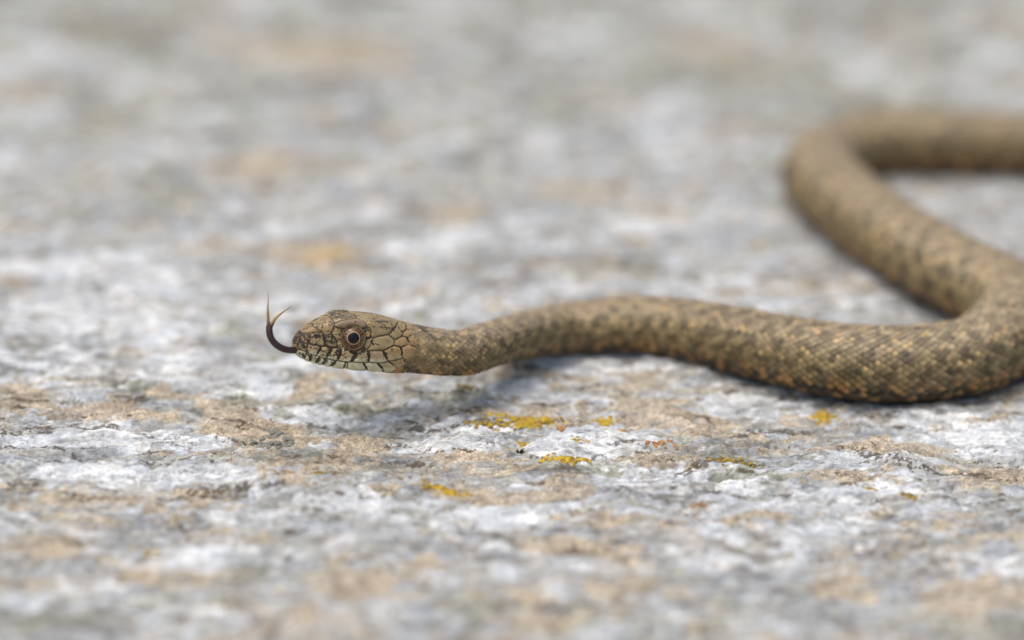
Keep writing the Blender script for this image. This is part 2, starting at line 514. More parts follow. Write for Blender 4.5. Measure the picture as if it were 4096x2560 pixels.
    Cw = L(cW, cW2, ss(0.4, 0.95, q2)) * (1 + 0.20 * tone + 0.12 * (r3 - 0.5) + 0.08 * (r4 - 0.5))[:, None]
    C = mix(C, Cw, wht[:, None])
    Ct = L(cT, cT2, ss(-0.25, 0.45, tone)) * (1 + 0.25 * (r3 - 0.5) + 0.25 * (r4 - 0.5) + 0.14 * fine)[:, None]
    C = mix(C, Ct, (0.82 * tan)[:, None])
    och = ss(1.05, 1.7, pT + 0.1 * fine)
    C = mix(C, np.array([0.55, 0.38, 0.17])[None] * (1 + 0.2 * tone)[:, None], (0.6 * och)[:, None])
    C = mix(C, C * np.array([0.36, 0.34, 0.31])[None] + np.array([0.012, 0.010, 0.006])[None], (0.68 * seamv * (1 - 0.25 * tan))[:, None])
    # grime that has settled along some of the joints and in specks
    streak = ss(0.0, 0.45, fbm(ux / 12, uy / 2.2, 110, 5, 0.65) + 0.2 * fine)
    dirt = 0.6 * g * (1 - ss(0.02, 0.10, e1)) * ss(-0.2, 0.3, fine) + 0.7 * ss(0.35, 0.8, q1) * (1 - ss(0.02, 0.12, e2)) * ss(-0.3, 0.2, fine) + 0.85 * streak
    dirt = np.clip(dirt * (1 - 0.3 * wht) + 0.85 * grime * ss(-0.35, 0.15, fine), 0, 1)
    gran = np.clip(0.25 + 0.75 * tan + 0.3 * gry - 0.25 * wht, 0, 1)
    return h, np.clip(C * np.array([0.985, 1.01, 0.99])[None], 0.02, 0.85), gran, dirt

def axis(lo, hi, step, far, f0, f1, fine):
    """even spacing inside, finer within f0..f1, growing geometrically outwards to far"""
    a = [lo]
    while a[-1] < hi:
        a.append(a[-1] + (fine if f0 < a[-1] < f1 else step))
    st = step
    out = [a[-1]]
    while out[-1] < far:
        st *= 1.22; out.append(out[-1] + st)
    st = step
    inn = [a[0]]
    while inn[-1] > -far:
        st *= 1.22; inn.append(inn[-1] - st)
    return np.array(inn[:0:-1] + a + out[1:])

gx = axis(-138, 138, 0.33, 60000, 0, 0, 0.33)
gy = axis(-95, 355, 0.62, 60000, -40, 62, 0.30)
GX, GY = np.meshgrid(gx, gy, indexing='xy')
xf, yf = GX.ravel(), GY.ravel()
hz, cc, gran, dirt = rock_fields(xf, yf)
fade = 1 - ss(300, 2500, np.hypot(xf, yf - 100))
zf = macro(xf, yf) * np.where(np.abs(xf) > 400, 0.2 + 0.8 * fade, 1) + hz * (0.3 + 0.7 * fade)
zf = np.where(np.hypot(xf, yf) > 1500, zf * 0.3 - 0.02 * 0, zf)
GZ = zf.reshape(GX.shape)
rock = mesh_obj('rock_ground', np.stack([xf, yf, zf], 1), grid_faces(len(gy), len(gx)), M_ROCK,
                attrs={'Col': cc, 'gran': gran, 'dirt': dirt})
tag(rock, 'pale lichen-stained rock slab with white quartz, tan crust and dark seams', 'rock', kind='structure')

def rock_z(x, y):
    i = np.clip(np.searchsorted(gx, x) - 1, 0, len(gx) - 2); j = np.clip(np.searchsorted(gy, y) - 1, 0, len(gy) - 2)
    u = (x - gx[i]) / (gx[i + 1] - gx[i]); v = (y - gy[j]) / (gy[j + 1] - gy[j])
    return (GZ[j, i] * (1 - u) + GZ[j, i + 1] * u) * (1 - v) + (GZ[j + 1, i] * (1 - u) + GZ[j + 1, i + 1] * u) * v

# ------------------------------------------------------------------ the snake: centre line
PSI, ELV, TAU = math.radians(26), math.radians(13), math.radians(9.0)
def cam_to_world(v):                          # (right, up, towards camera) -> world
    return v[0] * RGT + v[1] * UPV - v[2] * FWD
def head_vec(f, l, z):
    v = np.array([-math.cos(PSI) * f + math.sin(PSI) * l, z, math.sin(PSI) * f + math.cos(PSI) * l])
    v = np.array([v[0], v[1] * math.cos(ELV) - v[2] * math.sin(ELV), v[1] * math.sin(ELV) + v[2] * math.cos(ELV)])
    c, s_ = math.cos(TAU), math.sin(TAU)
    return cam_to_world(np.array([v[0] * c + v[1] * s_, -v[0] * s_ + v[1] * c, v[2]]))
HF, HL, HZ = head_vec(1, 0, 0), head_vec(0, 1, 0), head_vec(0, 0, 1)   # forward, left cheek (seen), up
SNOUT = at_depth(1176, 1352, -2.2)

KEY = [  # s, top z, brow(y,z), cheek-upper, cheek-lower, lip, jaw, chin z
    (0.00, -0.85, .04, -.86, .07, -.92, .08, -1.0, .07, -1.06, .04, -1.12, -1.14),
    (0.25, 0.05, .50, -.10, .86, -.55, 1.00, -1.1, .90, -1.60, .58, -2.00, -2.10),
    (1.00, 1.15, .95, .95, 1.48, .05, 1.75, -.95, 1.68, -1.90, 1.18, -2.62, -2.80),
    (2.20, 2.10, 1.38, 1.90, 2.02, .60, 2.38, -.80, 2.42, -2.06, 1.76, -3.14, -3.40),
    (4.00, 3.00, 1.85, 2.78, 2.52, 1.15, 2.92, -.70, 3.08, -2.16, 2.36, -3.50, -3.84),
    (5.50, 3.65, 2.30, 3.45, 2.82, 1.45, 3.22, -.55, 3.42, -2.16, 2.68, -3.66, -4.04),
    (7.00, 4.08, 2.80, 3.95, 3.12, 1.75, 3.50, -.40, 3.72, -2.16, 2.92, -3.78, -4.20),
    (9.00, 4.18, 3.10, 4.02, 3.50, 1.90, 3.82, -.25, 4.10, -2.16, 3.20, -3.86, -4.30),
    (11.0, 4.24, 3.15, 4.00, 3.92, 1.95, 4.28, -.20, 4.42, -2.18, 3.40, -3.92, -4.38),
    (14.0, 4.22, 3.10, 3.84, 4.30, 1.75, 4.80, -.30, 4.72, -2.30, 3.55, -4.02, -4.50),
    (17.0, 3.80, 2.90, 3.30, 4.22, 1.35, 4.82, -.55, 4.62, -2.55, 3.45, -4.22, -4.72),
    (20.0, 3.10, 2.48, 2.62, 3.85, 1.00, 4.35, -.65, 4.12, -2.60, 2.95, -4.20, -4.68),
]
def oval(a, b, z0=0.0):
    return (z0 + b, .52 * a, z0 + .88 * b, .88 * a, z0 + .50 * b, a, z0 + .02 * b, .86 * a, z0 - .56 * b, .50 * a, z0 - .90 * b, z0 - .98 * b)

# body centre points: (photo px, photo py, half width, half height, raised depth or None)
BODY = [(1830, 1408, 3.7, 3.65, 11.0), (1960, 1378, 3.75, 3.65, 19.0), (2100, 1344, 4.0, 3.9, 30.0), (2250, 1319, 4.5, 4.15, None),
        (2400, 1304, 4.8, 4.4, None), (2550, 1299, 5.1, 4.65, None), (2700, 1311, 5.4, 4.9, None), (2900, 1350, 5.9, 5.35, None),
        (3100, 1396, 6.2, 5.65, None), (3300, 1436, 6.5, 5.95, None), (3500, 1456, 6.7, 6.1, None), (3700, 1453, 6.8, 6.15, None),
        (3890, 1422, 6.9, 6.2, None), (4010, 1356, 7.5, 6.5, None), (4072, 1278, 7.7, 6.6, None), (4030, 1200, 7.7, 6.6, None), (3915, 1142, 7.7, 6.6, None),
        (3780, 1076, 7.7, 6.6, None), (3620, 980, 7.7, 6.6, None), (3470, 880, 7.7, 6.6, None), (3340, 775, 7.7, 6.6, None),
        (3278, 702, 7.6, 6.3, None), (3318, 628, 7.0, 6.3, None), (3450, 583, 7.0, 6.3, None), (3620, 568, 7.0, 6.3, None),
        (3850, 569, 6.9, 6.2, None), (4100, 578, 6.8, 6.1, None), (4500, 590, 6.2, 5.6, None), (4900, 640, 5.2, 4.7, None),
        (5250, 720, 3.8, 3.5, None), (5500, 830, 2.2, 2.0, None), (5600, 920, .8, .8, None)]
pts = [SNOUT - HF * s_ + HZ * (0.25 * ss(8, 20, s_)) * 0 for s_ in np.arange(0, 21, 2.5)]
ab = []
for px, py, a, b_, dep in BODY:
    P = at_depth(px, py, dep) if dep is not None else on_ground(px, py, b_ * 0.96)
    pts.append(P); ab.append((a, b_))
pts = np.array(pts)
nhead = 9
_, TOTAL = catmull(pts, 10)
chord = catmull(pts, np.linspace(0, TOTAL, 4000))[0]
# arc position of every control point
arc = np.array([np.linspace(0, TOTAL, 4000)[np.argmin(((chord - p) ** 2).sum(1))] for p in pts])
s_head = np.concatenate([[0.0, .03, .08, .15, .24, .34, .45, .58, .72, .86], np.arange(1.0, 22.0, 0.085)])
s_neck = np.arange(22.0, 40.0, 0.3)
s_body = np.arange(40.0, TOTAL, 0.8)
s_all = np.concatenate([s_head, s_neck, s_body])
CL, _ = catmull(pts, s_all)
TAN_ = unit(np.gradient(CL, s_all, axis=0))
tr = ss(16, 40, s_all)[:, None]
UPR = unit(HZ[None] * (1 - tr) + np.array([0, 0, 1.0])[None] * tr)
SIDE = unit(np.cross(TAN_, UPR)); 
if SIDE[0] @ HL < 0:
    SIDE = -SIDE
UPN = unit(np.cross(SIDE, TAN_))
if UPN[0] @ HZ < 0:
    UPN = -UPN
keyS = [k[0] for k in KEY]; keyV = [k[1:] for k in KEY]
for i, (a, b_) in enumerate(ab):
    keyS.append(arc[nhead + i]); keyV.append(oval(a, b_, -0.25 if i == 0 else 0))
keyS.append(TOTAL + 1); keyV.append(oval(.1, .1))
SEC = pchip(np.sqrt(np.array(keyS)), np.array(keyV), np.sqrt(s_all))
NT = 240
def section_points(sec):
    """(n,12) control values -> (n,NT,2) closed outline, index 0 = top, first half = seen (left) cheek"""
    n = len(sec)
    half = np.zeros((n, 7, 2))
    half[:, 0, 1] = sec[:, 0]
    for k in range(5):
        half[:, k + 1, 0] = sec[:, 1 + 2 * k]; half[:, k + 1, 1] = sec[:, 2 + 2 * k]
    half[:, 6, 1] = sec[:, 11]
    full = np.concatenate([half, half[:, 5:0:-1] * np.array([-1, 1])], 1)      # 12 points closed
    t = np.arange(NT) / NT * 12
    i = np.floor(t).astype(int); u = (t - i)[None, :, None]
    p0, p1, p2, p3 = (full[:, (i + k) % 12] for k in (-1, 0, 1, 2))
    return 0.5 * (2 * p1 + (p2 - p0) * u + (2 * p0 - 5 * p1 + 4 * p2 - p3) * u ** 2 + (3 * p1 - p0 - 3 * p2 + p3) * u ** 3)
OUT = section_points(SEC)
V = CL[:, None] + SIDE[:, None] * OUT[..., :1] + UPN[:, None] * OUT[..., 1:]
def grid_normals(V):
    dv = np.gradient(V, axis=0)
    du = np.roll(V, -1, 1) - np.roll(V, 1, 1)
    N = unit(np.cross(du, dv))
    c = V.mean(1, keepdims=True)
    sg = np.sign(((V - c) * N).sum(-1).mean())
    return N * sg
NRM = grid_normals(V)
NRM[0] = HF

# ------------------------------------------------------------------ head shields, outlined on the cheek that faces the camera
def r1(*p): return [(1000 + x / 3.024, 1100 + y / 3.024) for x, y in p]
def r2(*p): return [(1150 + x / 4.725, 1200 + y / 4.725) for x, y in p]
CRM, OLV, BRN, ORG = (0.58, 0.54, 0.35), (0.33, 0.25, 0.125), (0.28, 0.19, 0.095), (0.35, 0.235, 0.105)
# name, outline, lift mm, upper colour, lower colour, speckle
PLATES = [
 ('rostral_shield', r2((60, 760), (100, 690), (150, 640), (250, 605), (320, 650), (330, 720), (390, 800), (350, 965), (300, 955), (240, 890), (180, 860), (100, 860)), .10, BRN, OLV, .55),
 ('internasal_shield', r2((150, 640), (200, 540), (265, 470), (380, 400), (520, 330), (480, 490), (600, 580), (640, 600), (500, 614), (330, 632), (250, 605)), .05, BRN, BRN, .42),
 ('prefrontal_shield', r2((520, 330), (690, 290), (820, 325), (890, 440), (885, 490), (830, 635), (720, 672), (640, 590), (600, 570), (480, 490)), .05, OLV, BRN, .45),
 ('nasal_shield', r2((325, 635), (500, 615), (640, 600), (660, 620), (715, 690), (725, 800), (730, 855), (640, 855), (560, 850), (480, 840), (400, 810), (340, 730), (320, 680)), .10, BRN, OLV, .5),
 ('loreal_shield', r2((725, 680), (825, 645), (870, 680), (930, 770), (930, 850), (945, 895), (850, 900), (740, 855), (728, 780)), .08, OLV, OLV, .52),
 ('preocular_shield', r2((890, 510), (960, 530), (1040, 545), (1010, 640), (1000, 740), (920, 755), (870, 690), (840, 635), (870, 560)), .10, OLV, OLV, .42),
 ('preocular_shield', r2((930, 765), (990, 745), (1010, 800), (1030, 860), (1010, 900), (950, 890), (935, 830)), .08, OLV, OLV, .45),
 ('subocular_shield', r2((1000, 910), (1050, 890), (1100, 940), (1060, 970), (1020, 940)), .06, OLV, OLV, .45),
 ('subocular_shield', r1((1270, 930), (1330, 900), (1390, 875), (1405, 905), (1390, 930), (1310, 952)), .06, BRN, OLV, .5),
 ('supraocular_shield', r2((890, 450), (1000, 390), (1150, 370), (1300, 355), (1400, 375), (1480, 420), (1505, 480), (1470, 520), (1430, 510), (1350, 465), (1250, 450), (1130, 480), (1050, 535), (950, 530), (890, 500)), .30, (0.26, 0.19, 0.115), (0.27, 0.19, 0.10), .22),
 ('frontal_shield', r2((690, 290), (820, 325), (890, 440), (1000, 385), (1150, 365), (1295, 345), (1300, 300), (1250, 230), (1000, 180), (850, 170), (760, 200)), .04, OLV, OLV, .46),
 ('parietal_shield', r1((1285, 500), (1290, 535), (1400, 580), (1415, 620), (1450, 640), (1470, 690), (1475, 740), (1490, 760), (1560, 742), (1690, 708), (1735, 650), (1770, 600), (1790, 565), (1810, 545), (1720, 470), (1560, 420), (1400, 400), (1290, 430)), .05, OLV, (0.25, 0.19, 0.10), .36),
 ('postocular_shield', r1((1390, 640), (1440, 635), (1470, 690), (1460, 740), (1440, 765), (1405, 770), (1400, 700)), .07, ORG, ORG, .45),
 ('postocular_shield', r1((1405, 780), (1440, 775), (1485, 765), (1480, 790), (1455, 850), (1430, 885), (1390, 900), (1375, 860), (1400, 820)), .07, OLV, OLV, .32),
 ('temporal_shield', r1((1490, 765), (1560, 742), (1680, 730), (1730, 780), (1745, 810), (1740, 850), (1650, 900), (1600, 912), (1420, 912), (1455, 855), (1480, 795)), .10, OLV, OLV, .22),
 ('temporal_shield', r1((1690, 710), (1735, 650), (1775, 600), (1790, 565), (1830, 560), (1890, 590), (1885, 650), (1850, 690), (1840, 740), (1760, 780), (1730, 760), (1690, 730)), .09, OLV, OLV, .35),
 ('temporal_shield', r1((1755, 790), (1840, 740), (1900, 760), (1920, 830), (1840, 865), (1780, 860), (1748, 845)), .09, ORG, ORG, .26),
 ('temporal_shield', r1((1860, 690), (1900, 655), (1950, 690), (1960, 740), (1900, 755), (1845, 735)), .09, ORG, ORG, .28),
 ('temporal_shield', r1((1905, 760), (1965, 745), (2020, 770), (2025, 820), (1985, 860), (1925, 835)), .09, ORG, ORG, .3),
 ('temporal_shield', r1((1830, 555), (1900, 545), (1960, 590), (1950, 650), (1900, 655), (1888, 600)), .08, OLV, ORG, .32),
 ('upper_lip_scale', r1((695, 840), (730, 840), (800, 850), (865, 870), (850, 910), (800, 965), (760, 960), (700, 930), (685, 900)), .16, OLV, CRM, .45),
 ('upper_lip_scale', r1((870, 870), (920, 870), (990, 890), (985, 920), (950, 975), (910, 1005), (850, 990), (810, 970), (850, 915)), .16, OLV, CRM, .48),
 ('upper_lip_scale', r1((1000, 890), (1050, 885), (1100, 900), (1105, 950), (1080, 1010), (1050, 1035), (980, 1030), (930, 1005), (960, 970), (990, 915)), .16, OLV, CRM, .48),
 ('upper_lip_scale', r1((1110, 920), (1200, 925), (1290, 950), (1290, 990), (1240, 1040), (1200, 1050), (1130, 1045), (1070, 1030), (1100, 970)), .16, OLV, CRM, .35),
 ('upper_lip_scale', r1((1300, 960), (1360, 940), (1440, 925), (1450, 980), (1440, 1045), (1400, 1055), (1310, 1055), (1240, 1045), (1290, 1000)), .14, OLV, CRM, .35),
 ('upper_lip_scale', r1((1450, 920), (1540, 918), (1610, 920), (1640, 980), (1660, 1035), (1620, 1060), (1540, 1062), (1450, 1050), (1455, 990)), .13, (0.30, 0.22, 0.13), CRM, .12),
 ('upper_lip_scale', r1((1620, 915), (1740, 860), (1800, 865), (1835, 890), (1840, 960), (1840, 1000), (1760, 1030), (1670, 1040), (1650, 985)), .13, ORG, (0.42, 0.36, 0.2), .30),
 ('upper_lip_scale', r1((1845, 875), (1910, 850), (1990, 870), (2000, 930), (1960, 970), (1900, 1000), (1845, 1000)), .12, ORG, ORG, .22),
 ('lower_lip_scale', r1((560, 935), (640, 925), (690, 940), (660, 1000), (640, 1025), (590, 1000)), .10, CRM, CRM, .42),
 ('lower_lip_scale', r1((690, 945), (750, 970), (745, 1010), (720, 1055), (655, 1045), (665, 1005)), .11, CRM, CRM, .40),
 ('lower_lip_scale', r1((755, 975), (850, 995), (845, 1030), (800, 1070), (725, 1060), (750, 1020)), .11, CRM, CRM, .40),
 ('lower_lip_scale', r1((855, 1000), (940, 1015), (930, 1050), (880, 1085), (805, 1075), (850, 1035)), .11, CRM, CRM, .36),
 ('lower_lip_scale', r1((945, 1015), (1040, 1040), (1030, 1075), (980, 1108), (885, 1090), (935, 1050)), .11, CRM, CRM, .28),
 ('lower_lip_scale', r1((1045, 1042), (1180, 1055), (1175, 1115), (1120, 1150), (990, 1115), (1035, 1075)), .10, CRM, CRM, .10),
 ('lower_lip_scale', r1((1185, 1058), (1380, 1065), (1420, 1150), (1300, 1170), (1130, 1155), (1180, 1115)), .10, CRM, CRM, .04),
 ('lower_lip_scale', r1((1385, 1065), (1540, 1068), (1610, 1145), (1430, 1165)), .09, CRM, CRM, .05),
 ('lower_lip_scale', r1((1545, 1068), (1670, 1055), (1760, 1110), (1700, 1150), (1620, 1150)), .09, (0.40, 0.32, 0.18), CRM, .12),
 ('cheek_scale', r1((1680, 1045), (1760, 1035), (1850, 1010), (1880, 1060), (1780, 1105)), .08, ORG, (0.40, 0.33, 0.19), .25),
]
MIDLINE = {'rostral_shield', 'frontal_shield'}
EYE_PX = (1412.5, 1351.5); EYE_R = 50.0

def poly_sd(px, py, poly):
    """signed distance in px, negative inside"""
    poly = np.array(poly)
    d = np.full(px.shape, 1e9); ins = np.zeros(px.shape, bool)
    for i in range(len(poly)):
        a = poly[i]; b = poly[(i + 1) % len(poly)]
        e = b - a; wx, wy = px - a[0], py - a[1]
        t = np.clip((wx * e[0] + wy * e[1]) / (e @ e), 0, 1)
        d = np.minimum(d, np.hypot(wx - t * e[0], wy - t * e[1]))
        c = ((a[1] <= py) & (b[1] > py)) | ((a[1] > py) & (b[1] <= py))
        with np.errstate(divide='ignore', invalid='ignore'):
            xs = a[0] + (py - a[1]) / (b[1] - a[1] if b[1] != a[1] else 1e-9) * e[0]
        ins ^= c & (px < xs)
    return np.where(ins, -d, d)

NH = int(np.searchsorted(s_all, 22.0))        # sections that belong to the head
Vh = V[:NH].reshape(-1, 3); Nh = NRM[:NH].reshape(-1, 3)
lat = (Vh - SNOUT) @ HL                        # + on the cheek that is seen
mir = lat < 0
Vm = np.where(mir[:, None], Vh - 2 * lat[:, None] * HL[None], Vh)
Nl = Nh @ HL
Nm = np.where(mir[:, None], Nh - 2 * Nl[:, None] * HL[None], Nh)
hpx, hpy, _ = project(Vm)
facing = (Nm * unit(CAM - Vm)).sum(1)
sd_all = np.stack([poly_sd(hpx, hpy, p[1]) for p in PLATES], 1)
order = np.argsort(sd_all, 1)
pid = order[:, 0]
best = np.take_along_axis(sd_all, order[:, :1], 1)[:, 0]
second = np.take_along_axis(sd_all, order[:, 1:2], 1)[:, 0]
edge = np.minimum((second - best) / 2, 9 - best) * KPX                     # mm to the seam
eye_d = np.hypot(hpx - EYE_PX[0], (hpy - EYE_PX[1]) * 0.98)
edge = np.minimum(edge, (eye_d - EYE_R + 2) * KPX)
# paired plates also part along the mid line
paired = np.array([p[0] not in MIDLINE for p in PLATES])[pid]
edge = np.where(paired, np.minimum(edge, np.abs(lat) - 0.02), edge)
edge = np.where((facing < -0.12), -1, edge)
has = (best < 9) & (edge > -0.02) & (eye_d > EYE_R - 2)
lift = np.array([p[2] for p in PLATES])[pid]
prof = ss(0.02, 0.20, edge) * 0.6 + ss(0.0, 0.6, edge) * 0.4
disp_plate = -0.045 + (0.075 + lift) * prof
# brow ridge overhang and nostril pit
nos = np.hypot(hpx - 1265.5, hpy - 1346.5)
disp_plate = disp_plate - 0.30 * (1 - ss(5, 11, nos)) + 0.06 * np.exp(-((nos - 14) / 4) ** 2)
disp_base = np.where(has, -0.055, -0.0) - 0.9 * (1 - ss(EYE_R * 0.55, EYE_R * 0.98, eye_d)) * (facing > -0.1)
mouth = seg_d(hpx, hpy, r1((590, 925), (680, 935), (760, 965), (900, 1005), (1060, 1038), (1240, 1052), (1540, 1064), (1670, 1045)))
disp_base = disp_base - 0.12 * (1 - ss(2, 6, mouth)) * (facing > -0.1)
# pigment
yy = np.zeros(len(hpx)); cu = np.array([p[3] for p in PLATES])[pid]; cl_ = np.array([p[4] for p in PLATES])[pid]
y0 = np.array([min(q[1] for q in p[1]) for p in PLATES])[pid]; y1 = np.array([max(q[1] for q in p[1]) for p in PLATES])[pid]
nn = perlin(hpx / 5.0, hpy / 5.0, 210)
yy = ss(0.48, 0.85, (hpy - y0) / (y1 - y0) + 0.18 * nn)
hc = mix(cu, cl_, yy[:, None])
patch = fbm(hpx / 38.0, hpy / 30.0, 220, 3)
hc = hc * (1 + 0.28 * patch)[:, None] * (1 + 0.10 * nn)[:, None]
speck = np.array([p[5] for p in PLATES])[pid] * 1.08 + 0.26 * fbm(hpx / 22.0, hpy / 18.0, 230, 3)
speck = np.where(yy > 0.5, speck * 0.75, speck)
DARK = [(r1((700, 780), (720, 810), (690, 860)), 5), (r1((600, 780), (640, 820), (660, 880)), 7), (r1((880, 730), (900, 800), (900, 840)), 7),
        (r1((720, 835), (790, 850), (900, 865), (1060, 880)), 4), (r1((850, 880), (820, 940)), 8), (r1((985, 900), (930, 965)), 9), (r1((1095, 930), (1060, 1010)), 9),
        (r1((1270, 950), (1260, 1000), (1225, 1040)), 10), (r1((1215, 930), (1280, 960)), 9), (r1((1420, 930), (1440, 980), (1430, 1040)), 9),
        (r1((1610, 925), (1630, 970), (1660, 1010)), 9), (r1((1815, 870), (1840, 930), (1830, 960)), 7), (r1((640, 945), (655, 985)), 7), (r1((735, 970), (725, 1030)), 8),
        (r1((835, 1005), (800, 1045)), 8), (r1((920, 1020), (880, 1065)), 8), (r1((1030, 1050), (980, 1090)), 8), (r1((1160, 1060), (1135, 1110)), 7),
        (r1((1370, 1070), (1410, 1130)), 7), (r1((1545, 1070), (1600, 1125)), 8), (r1((1680, 1050), (1760, 1100)), 5), (r1((1860, 1030), (1880, 1055)), 5),
        (r1((1400, 765), (1440, 755), (1460, 740)), 6), (r1((1470, 800), (1490, 840)), 8), (r1((1520, 830), (1560, 850)), 4), (r1((1720, 670), (1760, 630), (1780, 590)), 3.5),
        (r1((1900, 770), (1925, 815)), 5), (r1((1940, 740), (1990, 750)), 5), (r1((1040, 580), (1110, 550), (1290, 528)), 2.2), (r1((1600, 912), (1740, 850), (1830, 870), (1920, 835)), 2.2),
        (r1((1490, 762), (1690, 715), (1760, 640)), 1.6), (r1((1420, 915), (1600, 912)), 1.6), (r1((910, 840), (990, 880)), 3.5), (r1((1000, 720), (1040, 780), (1060, 870)), 2.5), (r1((1020, 600), (990, 700)), 2.5)]
for pl, w in DARK:
    dd = seg_d(hpx + 3 * perlin(hpx / 6, hpy / 6, 240), hpy + 3 * perlin(hpx / 6, hpy / 6, 241), pl)
    speck = np.maximum(speck, 1.05 * (1 - ss(w * 0.35, w * 0.8, dd)))
for px, py, rx, ry, a in [(1530, 1290, 45, 14, .6), (1545, 1312, 35, 8, .62), (1320, 1260, 45, 8, .6), (1250, 1282, 25, 10, .55), (1360, 1268, 40, 6, .55), (1490, 1275, 40, 7, .55),
                          (1455, 1330, 10, 22, .5), (1215, 1365, 14, 16, .55), (1250, 1365, 30, 14, .52), (1700, 1300, 30, 20, .5)]:
    q = ((hpx - px) / rx) ** 2 + ((hpy - py) / ry) ** 2
    speck = np.maximum(speck, a * np.exp(-q * 0.6))
seam = 1 - ss(0.03, 0.17, edge + 0.05 * nn)
hc = mix(hc, np.array([0.05, 0.034, 0.02])[None], (0.7 * seam * (0.55 + 0.45 * ss(-0.3, 0.3, patch)))[:, None])
hc = np.clip(hc, 0.015, 0.7)
speck = np.clip(speck, 0, 1.05)

# continuous skin of head, body and tail
NS = len(s_all)
Vb = V.copy().reshape(NS, NT, 3)
Vb[:NH] += (NRM[:NH].reshape(-1, 3) * (disp_base * ss(0, 0.3, np.repeat(s_all[:NH], NT)))[:, None]).reshape(NH, NT, 3)
th = np.arange(NT) / NT * 2 * np.pi
bc = np.zeros((NS, NT, 3)); bc[:] = (0.085, 0.066, 0.036)
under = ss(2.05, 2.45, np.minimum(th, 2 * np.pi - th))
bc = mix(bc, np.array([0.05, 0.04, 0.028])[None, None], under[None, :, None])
skin_h = np.where((has & (facing > -0.12))[:, None], np.array([0.05, 0.038, 0.024])[None], np.array([0.20, 0.16, 0.09])[None])
crm = (1 - ss(-0.2, 0.1, facing)) * (((Vh - SNOUT) @ HZ) < -1.5)
skin_h = mix(skin_h, np.array([0.46, 0.43, 0.32])[None], crm[:, None])
bc[:NH] = skin_h.reshape(NH, NT, 3)
gul = (ss(12, 20, s_all) * (1 - ss(20, 48, s_all)))[:, None] * ss(2.0, 2.4, np.minimum(th, 2 * np.pi - th))[None]
bc = mix(bc, np.array([0.33, 0.28, 0.18])[None, None], (0.8 * gul * (s_all > 14)[:, None])[..., None])

snake = empty('snake', on_ground(2700, 1425))
tag(snake, 'slender olive brown snake with raised head and flicking forked tongue, lying on rock', 'snake')
SO = np.array(snake.location) / MM
def part(name, V_, F_, mat, parent=snake, attrs=None, smooth=True):
    return mesh_obj(name, np.asarray(V_) - SO, F_, mat, parent, attrs, smooth)
F_body = grid_faces(NS, NT, True)
sb = np.zeros((NS, NT)) + 0.1
part('body', Vb.reshape(-1, 3), F_body, M_BODY, attrs={'Col': bc.reshape(-1, 3), 'speck': sb.ravel()})

# head shields as shells riding on that skin
faces_h = grid_faces(NH, NT, True)
Vp = Vh + Nh * (disp_plate * ss(0, 0.3, np.repeat(s_all[:NH], NT)))[:, None]
fp = pid[faces_h]; ok = has[faces_h].all(1) & (fp == fp[:, :1]).all(1)
side = mir[faces_h].any(1)
for k, p in enumerate(PLATES):
    groups = [(ok & (fp[:, 0] == k), '')] if p[0] in MIDLINE else [(ok & (fp[:, 0] == k) & ~side, ''), (ok & (fp[:, 0] == k) & side, '')]
    for msk, _ in groups:
        fs = faces_h[msk]
        if len(fs) < 12:
            continue
        u_, inv = np.unique(fs, return_inverse=True)
        part(p[0], Vp[u_], inv.reshape(-1, 4), M_SKIN, attrs={'Col': hc[u_], 'speck': speck[u_]})

# ------------------------------------------------------------------ body scales
ROWS = 23
def surf(si, tt):
    """bilinear sample of skin position / normal at fractional section si and outline position tt in 0..1"""
    i = np.clip(np.floor(si).astype(int), 0, NS - 2); u = (si - i)[:, None]
    t = (tt % 1.0) * NT; j = np.floor(t).astype(int); v = (t - j)[:, None]; j2 = (j + 1) % NT; j = j % NT
    def s2(A):
        return (A[i, j] * (1 - v) + A[i, j2] * v) * (1 - u) + (A[i + 1, j] * (1 - v) + A[i + 1, j2] * v) * u
    return s2(V), unit(s2(NRM)), unit(TAN_[i] * (1 - u) + TAN_[i + 1] * u)
girth = np.linalg.norm(np.roll(V, -1, 1) - V, axis=2).sum(1)
SPAN = 0.68                                   # share of the girth that carries dorsal scales
centers = []
s_cur = 11.0; row = 0
while s_cur < TOTAL - 4:
    gi = np.interp(s_cur, s_all, girth)
    span = SPAN + 0.12 * (1 - float(ss(30, 60, s_cur)))
    wdt = gi * span / ROWS
    for c in range(ROWS):
        tt = ((c - (ROWS - 1) / 2 + (0.25 if row % 2 else -0.25)) / ROWS) * span
        centers.append((s_cur, tt, wdt, row, c))
    s_cur += wdt * 0.62
    row += 1
Cn = np.array(centers)
si = np.interp(Cn[:, 0], s_all, np.arange(NS))
jit = rng.normal(0, 0.04, len(Cn))
P0, N0, T0 = surf(si, Cn[:, 1])
inhead = Cn[:, 0] < 21.5
hi_ = np.clip(np.round(si).astype(int), 0, NH - 1) * NT + (np.round((Cn[:, 1] % 1) * NT).astype(int) % NT)
keep = ~(inhead & (has[hi_] & (best[hi_] < -1.0))) & ~(inhead & (facing[hi_] < -0.3) & (((P0 - SNOUT) @ HZ) < 0)) & ~(inhead & (best[hi_] < 4.0) & (Cn[:, 0] < 16)) & (Cn[:, 0] > 14.5) & ~((np.abs(Cn[:, 1]) < 0.22) & (Cn[:, 0] < 17.8))
Cn, si, P0, N0, T0, jit = Cn[keep], si[keep], P0[keep], N0[keep], T0[keep], jit[keep]
T0 = unit(T0 - (T0 * N0).sum(1, keepdims=True) * N0)
Q0 = np.cross(N0, T0)
Wd = Cn[:, 2] * (1 + rng.normal(0, 0.05, len(Cn))); Lh = Wd * 1.18
